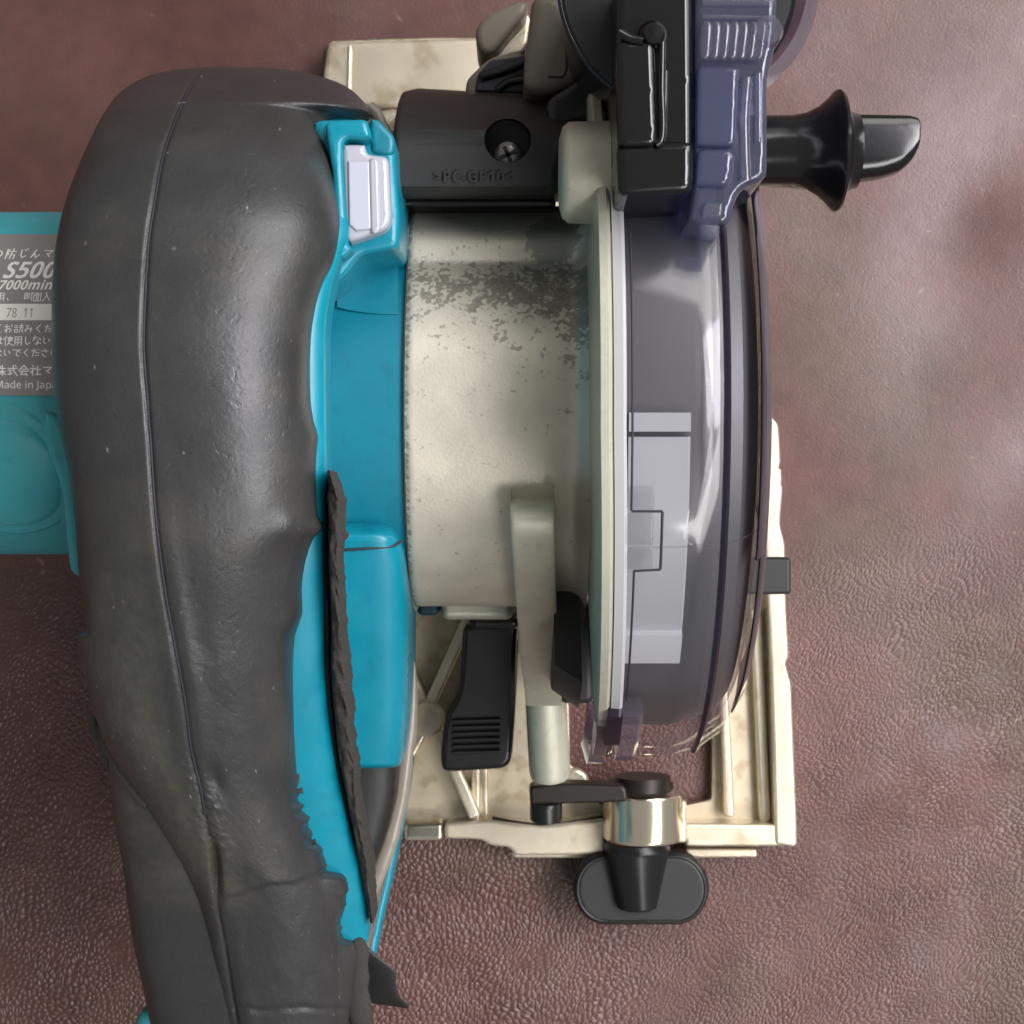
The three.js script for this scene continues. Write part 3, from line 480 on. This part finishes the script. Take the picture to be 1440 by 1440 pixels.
{ // strip of rubber peeled away along the right edge
  const mid = curve([[662, 464], [700, 472], [760, 471], [860, 474], [960, 479], [1060, 488], [1160, 504], [1230, 516], [1292, 524]]), wid = curve([[662, 3], [680, 6], [700, 11], [740, 8], [800, 8], [860, 8], [960, 12], [1060, 11], [1120, 9], [1180, 8], [1250, 7], [1292, 3]]);
  const g = sheet(40, 240, (u, v) => {
    const py = lerp(662, 1292, v), h = hm(py) + 1 - 6 * v, a = u * 2 * Math.PI, ca = Math.cos(a), sa = Math.sin(a), rag = ca > 0 ? 1 + 0.9 * fbm(py * 0.021, 3, 1, 4) + 0.9 * Math.max(0, fbm(py * 0.083, 8, 1, 3)) : 1 + 0.1 * fbm(py * 0.03, 5, 2, 2);
    const x = X(mid(py) + wid(py) * rag * Math.sign(ca) * Math.abs(ca) ** 0.7, h);
    return new THREE.Vector3(x, h + 6 * Math.sign(sa) * Math.abs(sa) ** 0.6 * (sa < 0 ? 1.8 : 0.4 + 0.25 * (1 + ca)) + 1.6 * fbm(py * 0.035, ca * 1.5 + 5, 3, 4) + 0.9 * fbm(py * 0.16, sa * 2, 9, 3), X(py, h));
  }, true, true);
  const strip = part('torn_strip', g, M.rubberTorn, grip);
  strip.userData.label = 'ragged strip of rubber peeled off along the right edge of the grip';
  part('tear_gap_shade', sheet(10, 100, (u, v) => { const py = lerp(672, 1286, v), h = hm(py) + 0.4 - 6 * v, w = 6 * Math.sin(Math.PI * v) ** 0.4; return V(mid(py) - wid(py) - 1 + (u - 0.55) * 2 * w, py, h + 0.9 - 2.5 * u); }), M.groove, strip);  // dark sheet painting the shadow line beside the peeled strip
  const frag = (pts, h, t) => part('rubber_shred', prism(pts, h - t, h, { b: 0.5, r: 3, crease: 0.4 }), M.rubberTorn, grip);
  frag([[474, 800], [486, 772], [482, 800], [477, 830]], 131, 2.5);
  frag([[496, 1146], [510, 1142], [520, 1180], [528, 1214], [520, 1232], [508, 1220]], 106, 3);
  frag([[505, 1214], [520, 1228], [526, 1268], [522, 1290], [508, 1262]], 103, 3);
  
  for (const q of [[[426, 1114], [446, 1099], [438, 1124]], [[432, 1150], [455, 1143], [440, 1168]], [[444, 1184], [466, 1176], [452, 1196]], [[456, 1218], [480, 1210], [468, 1230]], [[424, 1096], [434, 1086], [430, 1106]]]) frag(q.map(([x, y]) => [x - 15, y]), hm(q[0][1]) + 0.9, 1.4);
  for (const q of [[[474, 742], [488, 752], [476, 762]], [[476, 826], [492, 812], [480, 842]], [[480, 884], [490, 900], [481, 912]], [[486, 980], [498, 994], [488, 1010]], [[496, 1066], [506, 1084], [498, 1096]]]) frag(q, hm(q[0][1]) - 4, 2);
  for (const q of [[[112, 884], [126, 900], [140, 930], [126, 926], [114, 908]], [[128, 1002], [142, 1022], [166, 1066], [204, 1124], [214, 1146], [196, 1132], [166, 1094], [142, 1052]], [[120, 944], [134, 962], [128, 974]]]) frag(q, hm(q[0][1]) + 0.4, 2.2);
  const flap = part('loose_flap', sheet(24, 60, (u, v) => {
    const c = [curve([[0, 507], [0.25, 513], [0.5, 524], [0.75, 545], [1, 574]])(v), curve([[0, 1326], [0.25, 1356], [0.5, 1384], [0.75, 1404], [1, 1416]])(v)], w = curve([[0, 8], [0.2, 32], [0.42, 46], [0.62, 30], [0.82, 12], [1, 3]])(v);
    const t = lerp(0.2, 1.0, v), a = u * 2 * Math.PI, k = Math.cos(a) * w, nx = Math.cos(t - 0.6), ny = -Math.sin(t - 0.3);
    return V(c[0] + k * nx * 0.8, c[1] + k * ny, 100 - 6 * v + 1.1 * Math.sin(a) + 2.5 * Math.cos(a) * Math.sin(v * 3));
  }, true), M.blackMatte, grip);
  flap.userData.label = 'loose curled scrap of black rubber hanging from the torn grip';
  part('torn_edge', strand([[500, 1316], [498, 1360], [500, 1400], [506, 1440], [508, 1470]].map(([x, y], i) => V(x + 3, y, 107 - i * 1.8)), 2.6, 1.6), M.rubberTorn, grip);
}

// rear cover with the screw -------------------------------------------------------
const font = await new FontLoader().loadAsync('fonts/droid/droid_sans_bold.typeface.json');
{
  const prof = [[290, 92], [284, 96], [278, 121], [270, 124.6], [262, 126.2], [235, 127], [205, 127.4], [180, 125.5], [160, 121], [140, 113], [128, 103], [124, 60], [280, 60]].map(([y, h]) => new THREE.Vector2(-X(y, h), h));
  const sh = new THREE.Shape(prof), x0 = X(553, 125), x1 = X(783, 125);
  let g = new THREE.ExtrudeGeometry(sh, { depth: x1 - x0 - 3, bevelEnabled: true, bevelThickness: 1.5, bevelSize: 1.2, bevelOffset: -1.2, bevelSegments: 4 });
  g.rotateY(Math.PI / 2); g.translate(x0 + 1.5, 0, 0);
  { const p = g.attributes.position; for (let i = 0; i < p.count; i++) { const t = smooth(p.getX(i), x0 + 12, x0), z = p.getZ(i); p.setX(i, p.getX(i) + 6 * t * smooth(-z, 68, 84)); p.setZ(i, z + 2.2 * smooth(p.getX(i), x1, x0) * smooth(-z, 74, 82)); } g.computeVertexNormals(); }
  const c = V(714, 203, 127);
  const a = new Brush(g), cut = new THREE.CylinderGeometry(5.0, 4.6, 30, 48); cut.rotateX(0.16);
  const b = new Brush(cut.translate(c.x, 130, c.z - 0.6)); a.updateMatrixWorld(); b.updateMatrixWorld();
  const cutGeo = new Evaluator().evaluate(a, b, SUBTRACTION).geometry; cutGeo.deleteAttribute('uv'); cutGeo.clearGroups();
  const cover = part('rear_cover', toCreasedNormals(cutGeo, 0.6), M.blackMatte, saw);
  const s0 = new THREE.Vector3(c.x, 121.5, c.z + 1.2);
  const screw = part('screw', turned([[3.1, -6], [3.1, 0.4], [2.7, 1.0], [1.6, 1.4], [0, 1.5]], s0, [0, 1, 0.05], 32), std(0x8a8886, 0.3, 0.9), cover);
  const cross = [0.4, 0.4 + Math.PI / 2].map((t) => { const q = new THREE.BoxGeometry(3.6, 0.3, 0.8); q.rotateY(t); q.translate(s0.x, s0.y + 1.5, s0.z); return q; });
  part('screw_slot', cross, M.groove, screw);
  const text = new TextGeometry('>PC-GF10<', { font, size: 2.2, depth: 0.4, curveSegments: 3 }); text.rotateX(-Math.PI / 2); text.scale(1.05, 1, 1);
  text.rotateX(0.19); text.translate(X(610, 126), 126.75, X(257, 126));
  text.deleteAttribute('uv');
  part('raised_lettering', text, M.blackMatte, cover);
  part('cover_step', block(558, 782, 274, 292, 90, 112, 1.5), M.blackGloss, cover);
  part('side_wing', prism([[768, 140], [800, 120], [836, 96], [838, 168], [800, 172], [788, 200], [786, 288], [776, 288]], 60, 119, { b: 1.5, r: 6 }), M.black, cover);
}
// hose mount behind it
const hose = part('hose_mount', prism([[748, -10], [792, -10], [803, 30], [833, 88, 10], [826, 108], [772, 132], [736, 128], [737, 84], [744, 40]], 50, 112, { b: 2.2, r: 8 }), M.taupe, saw);  // black plastic; reflected light and dust haze are put into its taupe
part('mount_seam', tube([[771, 108], [790, 108], [795, 102], [795, 40], [792, 10]].map(([x, y]) => V(x, y, 112)), 0.25, 40), M.groove, hose);
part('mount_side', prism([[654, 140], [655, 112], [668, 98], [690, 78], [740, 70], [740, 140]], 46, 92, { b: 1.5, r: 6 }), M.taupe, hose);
part('mount_recess', prism([[668, 128], [672, 104], [690, 84], [738, 78], [738, 130]], 90, 93, { b: 0.4, r: 5 }), M.groove, hose);
part('mount_web', tube([[700, 126], [715, 116], [738, 112]].map(([x, y]) => V(x, y, 93)), 1.0, 20), M.black, hose);
part('mount_web', tube([[676, 108], [705, 100], [738, 88]].map(([x, y]) => V(x, y, 93)), 1.2, 20), M.black, hose);
const clip = part('toothed_clip', prism([[684, 88], [690, 70], [697, 74], [703, 58], [709, 62], [715, 44], [722, 48], [728, 26], [748, 16], [742, 62], [737, 74]], 70, 82, { b: 0.8, r: 2 }), M.nickel, hose);
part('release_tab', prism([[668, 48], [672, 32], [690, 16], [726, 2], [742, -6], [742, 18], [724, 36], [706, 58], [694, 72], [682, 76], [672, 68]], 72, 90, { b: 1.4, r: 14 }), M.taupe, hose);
part('rear_bracket', prism([[520, 158], [548, 150], [580, 150], [560, 176], [540, 192], [530, 186]], 14, 40, { b: 2, r: 8, at: 40 }), M.nickel, base);
part('rear_bracket_web', tube([[518, 150], [530, 162], [538, 178], [552, 196]].map(([x, y]) => V(x, y, 66)), 1.6, 20), M.taupe, base);

// dust cover ----------------------------------------------------------------------
const dust = part('dust_cover', latheX([[18.6, 77.2], [20.6, 77.6], [21.4, 77], [34, 77.2], [38.2, 76], [38.8, 76.6], [39.6, 76.2], [45.2, 72.2], [48.6, 66], [49.8, 58], [49.8, 30], [48.2, 30], [48.2, 57.5], [47.1, 65], [44, 70.8], [38.4, 74.4], [34, 75.5], [18.6, 75.5]], CZ, CH, -72, 74, 200, true), M.clear, saw);
dust.userData.label = 'clear smoky plastic dust cover over the blade';
part('cover_rim', lean(latheX([[18.5, 78], [20.2, 78.2], [20.8, 77.8], [20.8, 77.3], [18.5, 77.3]], CZ, CH, -42, 54, 160, true)), std(0xbfc0c0, 0.25, 0.35), dust);
part('cover_ridge', latheX([[38.6, 76.8], [39.4, 77], [40, 76.4], [39.4, 75.8], [38.6, 76]], CZ, CH, -60, 73, 160, true), M.clearEdge, dust);
part('cover_edge', latheX([[46.6, 70.6], [49, 66.4], [50.4, 58], [50.4, 40], [49.9, 40], [49.9, 58], [48.7, 66], [46.4, 69.8]], CZ, CH, -60, 26, 120, true), M.clearEdge, dust);
part('cover_edge', latheX([[47.6, 68.6], [49.1, 66.2], [50.1, 58], [49.9, 57.4], [48.7, 65.8], [47.4, 68]], CZ, CH, 26, 72, 80, true), M.clearEdge, dust);
// seam of the two cover halves with its catch: points as [x, angle]
const onCover = (x, py, R = 77.5) => { let lo = -60, hi = 88; for (let i = 0; i < 30; i++) { const a = (lo + hi) / 2, h = CH + R * Math.cos(a * D), z = CZ + R * Math.sin(a * D); 720 + z / S(h) < py ? lo = a : hi = a; } const a = lo * D; return new THREE.Vector3(x, CH + R * Math.cos(a), CZ + R * Math.sin(a)); };
const arcPts = (x, y0, y1, n) => Array.from({ length: n }, (_, i) => onCover(x, lerp(y0, y1, i / (n - 1))));
const seamG = [tube(arcPts(21.9, 320, 718, 30), 0.22, 90), tube([onCover(21.9, 719), onCover(27.6, 719)], 0.24, 12), tube(arcPts(27.6, 720, 800, 8), 0.26, 20), tube([onCover(27.6, 801), onCover(22.7, 803)], 0.24, 12), tube(arcPts(22.7, 803, 985, 20), 0.22, 60)];
part('cover_seam', seamG, M.groove, dust);
part('cross_seam', [tube([21, 27, 33, 38].map((x) => onCover(x, 771 - (x - 21) * 0.2)), 0.18, 20), tube([[39.4, 76.4, 766], [43, 73.6, 757], [45.2, 71.8, 750], [48.2, 65.4, 738]].map(([x, R, y]) => onCover(x, y, R)), 0.2, 20)], M.clear, dust);
{
  const catchBox = (x0, x1, y0, y1) => { const a = onCover(x0, y0, 78.4), b = onCover(x1, y1, 78.4), g = new RoundedBoxGeometry(x1 - x0, 1.6, a.distanceTo(new THREE.Vector3(x0, b.y, b.z)), 2, 0.4); g.rotateX(Math.atan2(a.y - b.y, b.z - a.z)); g.translate((a.x + b.x) / 2, (a.y + b.y) / 2 - 0.8, (a.z + b.z) / 2); return g; };
  part('catch', catchBox(20.9, 26, 722, 765), M.clear, dust);
  part('catch', catchBox(21.2, 26, 774, 800), M.clear, dust);
  part('catch', catchBox(21.2, 26, 684, 716), M.clear, dust);
  part('cover_lip', latheX([[15.2, 74], [16.4, 78.6], [19.6, 78.8], [20.6, 77], [20.6, 74]], CZ, CH, 54, 79, 30, true), M.violet, dust);
  part('cover_lip', latheX([[22.2, 74], [22.2, 78.2], [25.6, 78.4], [26.4, 77.6], [26.4, 74]], CZ, CH, 53, 74, 30, true), M.violet, dust);
  part('lip_latch', latheX([[18.8, 75], [18.8, 80], [22, 80], [22, 75]], CZ, CH, 51, 60, 20, true), M.clearEdge, dust);
  part('lip_latch', latheX([[17.4, 72], [17.4, 77.5], [21, 77.5], [21, 72]], CZ, CH, 60, 73, 20, true), M.clearEdge, dust);
}
const guard = part('inner_guard', latheX([[20, 60], [20, 70.5], [21, 71.5], [33.5, 71.5], [36.5, 70.5], [43.3, 68.6], [46.4, 64.4], [47.7, 58], [47.7, 40]], CZ, CH, -72, 70, 160), M.guard, saw);
part('pale_panel', latheX([[21.5, 72], [21.5, 73], [32.6, 73], [33, 72.6], [33, 72]], CZ, CH, 6, 41, 80, true), M.panel, guard);  // pale curved plate under the clear cover
part('panel_ridge', latheX([[21.5, 72], [21.5, 74], [32.9, 74], [32.9, 72]], CZ, CH, 2.5, 5.2, 12, true), M.panel, guard);
part('panel_ridge', latheX([[21.5, 72], [21.5, 74.4], [32.9, 74.4], [32.9, 72]], CZ, CH, 37.5, 43.5, 16, true), std(0xc4c6c9, 0.3, 0.1), guard);

// side stop
part('side_stop', block(1020, 1113, 784, 836, 54, 63, 1), M.blackMatte, saw);

// dust nozzle -------------------------------------------------------------------------
const nozzle = part('dust_nozzle', [
  prism([[866, -40], [974, -40], [976, 268], [868, 274]], 128, 165, { b: 1.4, r: 8 }),
  prism([[867, 200], [976, 196], [976, 270], [869, 276]], 128, 167, { b: 1.5, r: 14 }),
], M.blackGloss, saw);
part('nozzle_pad', prism([[867, 52], [900, 58], [914, 48], [921, 60], [926, 204], [868, 206]], 160, 168.2, { b: 1.2, r: 6 }), M.blackGloss, nozzle);
part('nozzle_rib', [tube([[931, 60], [930, 120], [929, 198], [922, 204]].map(([x, y]) => V(x, y, 167.4)), 0.7, 40), tube([[936, 100], [934, 190]].map(([x, y]) => V(x, y, 165.4)), 0.5, 20)], M.blackGloss, nozzle);
part('nozzle_rib', tube([[870, 46], [885, 54], [904, 58]].map(([x, y]) => V(x, y, 168)), 0.9, 20), M.blackGloss, nozzle);
part('nozzle_knuckle', turned([[0, 3.2], [1.6, 3], [2.4, 2], [2.6, 0]], V(917, 50, 166), [0, 1, 0.2], 32), M.blackGloss, nozzle);
{
  const c = V(968, -22, 150), prof = [[23.6, 152], [24.4, 151], [24.2, 146], [20, 90], [18, 90], [21.8, 146], [22, 152]];
  const half = (s, l) => { const g = new THREE.LatheGeometry([...prof, prof[0]].map(([r, h]) => new THREE.Vector2(r, h)), 90, s, l); g.translate(c.x, 0, c.z); g.deleteAttribute('uv'); return toCreasedNormals(g, 0.6); };
  part('port_sleeve', half(Math.PI, Math.PI), M.black, nozzle);
  part('clear_sleeve', half(0, Math.PI), M.violet, nozzle);
  part('sleeve_edge', (() => { const g = new THREE.TorusGeometry(24.3, 0.5, 8, 80, Math.PI); g.rotateX(Math.PI / 2); g.rotateY(Math.PI / 2 + Math.PI); g.translate(c.x, 151, c.z); return g; })(), M.clearEdge, nozzle);
  part('port_core', turned([[0, 150.6], [21, 150.6], [21.9, 149.6], [19, 90], [0, 90]], new THREE.Vector3(c.x - 1.5, 0, c.z), [0, 1, 0], 64), M.black, nozzle);
}
const joint = part('clear_joint', prism([[976, -40], [1094, -40], [1092, 62], [1080, 108], [1080, 250], [1046, 262], [1034, 280], [1028, 312], [1018, 317], [968, 312], [974, 268]], 128, 164, { b: 1.4, r: 7 }), M.indigo, saw);
for (let i = 0; i < 7; i++) part('joint_rib', rib([[[995 + i * 13, 34], [992 + i * 12.6, 78]]], 5, 162, 166), M.violet, joint);
part('joint_step', prism([[980, 92], [1040, 92], [1036, 205], [978, 205]], 162.5, 166, { b: 1, r: 8 }), M.indigo, joint);
part('joint_step', prism([[980, 208], [1036, 208], [1028, 262], [976, 262]], 162.5, 165.6, { b: 1.2, r: 8 }), M.indigo, joint);
part('joint_rail', [tube([[1050, 110], [1046, 170], [1048, 255]].map(([x, y]) => V(x, y, 164)), 1.1, 30), tube([[1066, 104], [1066, 200]].map(([x, y]) => V(x, y, 164)), 0.8, 30), tube([[988, 4], [1088, 4]].map(([x, y]) => V(x, y, 164)), 0.8, 12), tube([[988, 24], [1090, 26]].map(([x, y]) => V(x, y, 164)), 0.6, 12)], M.violet, joint);
part('joint_window', prism([[990, 284], [1018, 284], [1016, 306], [986, 306]], 163, 165.2, { b: 0.6, r: 4 }), M.violet, joint);
part('joint_post', turned([[0, 2.5], [2.4, 2.3], [2.8, 1.2], [2.8, -3]], V(1078, 46, 164), [0, 1, 0], 24), M.violet, joint);
part('joint_core', prism([[982, -40], [1030, -40], [1020, 240], [1000, 300], [974, 300]], 112, 122, { b: 1, r: 8 }), M.black, joint);

// clamp knob
{
  const zc = X(213, 125);
  const knob = part('clamp_knob', turned([[0, 48], [7.2, 48], [7.2, 56.5], [7.7, 59.5], [8.9, 62], [10.6, 64], [12, 65.2], [12.3, 65.9], [12, 66.5], [9, 67.3], [8, 68.2], [7.4, 70], [0, 70]].map(([r, a]) => [r, a]), new THREE.Vector3(0, 125, zc), [1, 0, 0], 72), M.blackGloss, saw);
  const z0 = curve([[1170, 166], [1186, 163], [1272, 164], [1286, 167], [1292, 174], [1295, 186]]), z1 = curve([[1170, 255], [1230, 250], [1262, 242], [1280, 228], [1290, 210], [1295, 188]]);
  part('knob_wing', sheet(56, 60, (u, v) => { const px = lerp(1170, 1295, 1 - (1 - v) ** 1.6), h = 126, a0 = X(z0(px), h), a1 = X(z1(px), h), c = (a0 + a1) / 2, w = (a1 - a0) / 2, a = u * 2 * Math.PI, ca = Math.cos(a), sa = Math.sin(a), e = 0.45, t = 4.2 * Math.min(1, w / 3) * (1 - 0.25 * v); return new THREE.Vector3(X(px, h), 125.5 + t * Math.sign(sa) * Math.abs(sa) ** e - 0.12 * (ca > 0 ? 9 * ca : 0), c + w * Math.sign(ca) * Math.abs(ca) ** e); }, true), M.blackGloss, knob);
}

// link arm --------------------------------------------------------------------------
{
  const hA = curve([[694, 116], [702, 125], [712, 129.4], [730, 131], [780, 126], [850, 110], [920, 86], [985, 58], [1000, 50]]), l = curve([[694, 724], [700, 720], [720, 717], [800, 722], [900, 730], [985, 739]]), r = curve([[694, 776], [700, 779], [720, 781], [800, 781], [900, 785], [985, 790]]);
  const n = 90, g = sheet(48, n, (u, v) => {
    const py = lerp(694, 992, v), h = hA(py), x0 = X(l(py), h), x1 = X(r(py), h), c = (x0 + x1) / 2, w = (x1 - x0) / 2, a = u * 2 * Math.PI, ca = Math.cos(a), sa = Math.sin(a);
    const up = sa > 0, hh = h + (up ? 0.9 * Math.abs(sa) ** 0.8 - (1 - Math.abs(ca) ** 0.01) * 0 + 0.18 * gauss(ca, 0.06) : -9 * Math.abs(sa) ** 0.4);
    return new THREE.Vector3(c + w * Math.sign(ca) * Math.abs(ca) ** 0.3, hh, X(py, h) - (up ? 0 : 3 * (1 - v)));
  }, true, true);
  const arm = part('link_arm', g, M.silverCast, saw);
  part('arm_collar', turned([[0, -3], [4.4, -3], [4.9, -2], [5.2, 4], [5.3, 23], [5.0, 24.3], [0, 24.3]], new THREE.Vector3(X(767, 48), 46, X(972, 48)), [0.06, -0.36, 1], 48), M.silverCast, arm);
  const plate = part('link_plate', prism([[744, 1106], [790, 1102], [880, 1105], [884, 1128], [790, 1131], [746, 1136]], 22, 30, { b: 0.8, r: 8 }), M.darkSteel, saw);
  part('pin', turned([[0, 0], [4, 0], [4.3, 1], [4.2, 5], [0, 6]], new THREE.Vector3(X(768, 28), 28, X(1126, 28)), [0, -0.2, 1], 32), M.black, plate);
  part('nut', turned([[0, 4.6], [6.5, 4.6], [7.4, 3.6], [7.4, 0], [0, 0]], new THREE.Vector3(X(906, 26), 20.5, X(1096, 26)), [0, 0, 1], 48), M.darkSteel, plate);
  part('washer', turned([[0, 2], [8.6, 2], [9.2, 1.4], [9.2, 0], [0, 0]], new THREE.Vector3(X(902, 26), 18, X(1108, 26)), [0, 0, 1], 48), M.darkSteel, plate);
}
const stadium = (x0, x1, y0, y1) => { const r = (y1 - y0) / 2, o = []; for (let i = 0; i <= 24; i++) { const a = (i / 24 - 0.5) * Math.PI; o.push([x1 - r * 0.9 + r * 0.9 * Math.cos(a), (y0 + y1) / 2 + r * Math.sin(a)]); } for (let i = 0; i <= 24; i++) { const a = (i / 24 + 0.5) * Math.PI; o.push([x0 + r * 0.9 + r * 0.9 * Math.cos(a), (y0 + y1) / 2 + r * Math.sin(a)]); } return o; };
// bevel bracket and wing knob
{
  const c = new THREE.Vector3(X(908, 24), 15.5, X(1122, 24));
  const br = part('clamp_sleeve', turned([[0, 0], [10.4, 0], [10.9, 0.7], [10.9, 11.8], [10.3, 12.6], [0, 12.6]], c, [0, 0, 1], 64), M.nickelShiny, saw);
  part('sleeve_foot', block(853, 966, 1126, 1186, 0.8, 14, 1), M.nickel, br);
  const k = part('wing_knob', prism(stadium(806, 998, 1199, 1302), 7, 13.5, { b: 2, r: 0, at: 13 }), M.blackMatte, saw);
  part('wing_rim', tube(stadium(812, 992, 1205, 1296).map(([x, y]) => V(x, y, 13.1)), 0.55, 120, true), M.black, k);
  part('knob_hub', turned([[0, 0], [9.3, 0], [9.3, 2], [8.8, 3], [5.6, 17.6], [5.0, 18.3], [0, 18.5]], new THREE.Vector3(X(898, 20), 13.5, X(1190, 20)), [0, 0, 1], 10), M.black, k);
}
// dark parts seen between the housing and the base
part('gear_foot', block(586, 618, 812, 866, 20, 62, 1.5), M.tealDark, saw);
part('lower_guard_hub', block(786, 836, 850, 990, 18, 52, 2), M.blackMatte, saw);
part('lever_pivot', block(660, 730, 866, 886, 20, 36, 2), M.black, saw);

renderer.render(scene, camera);
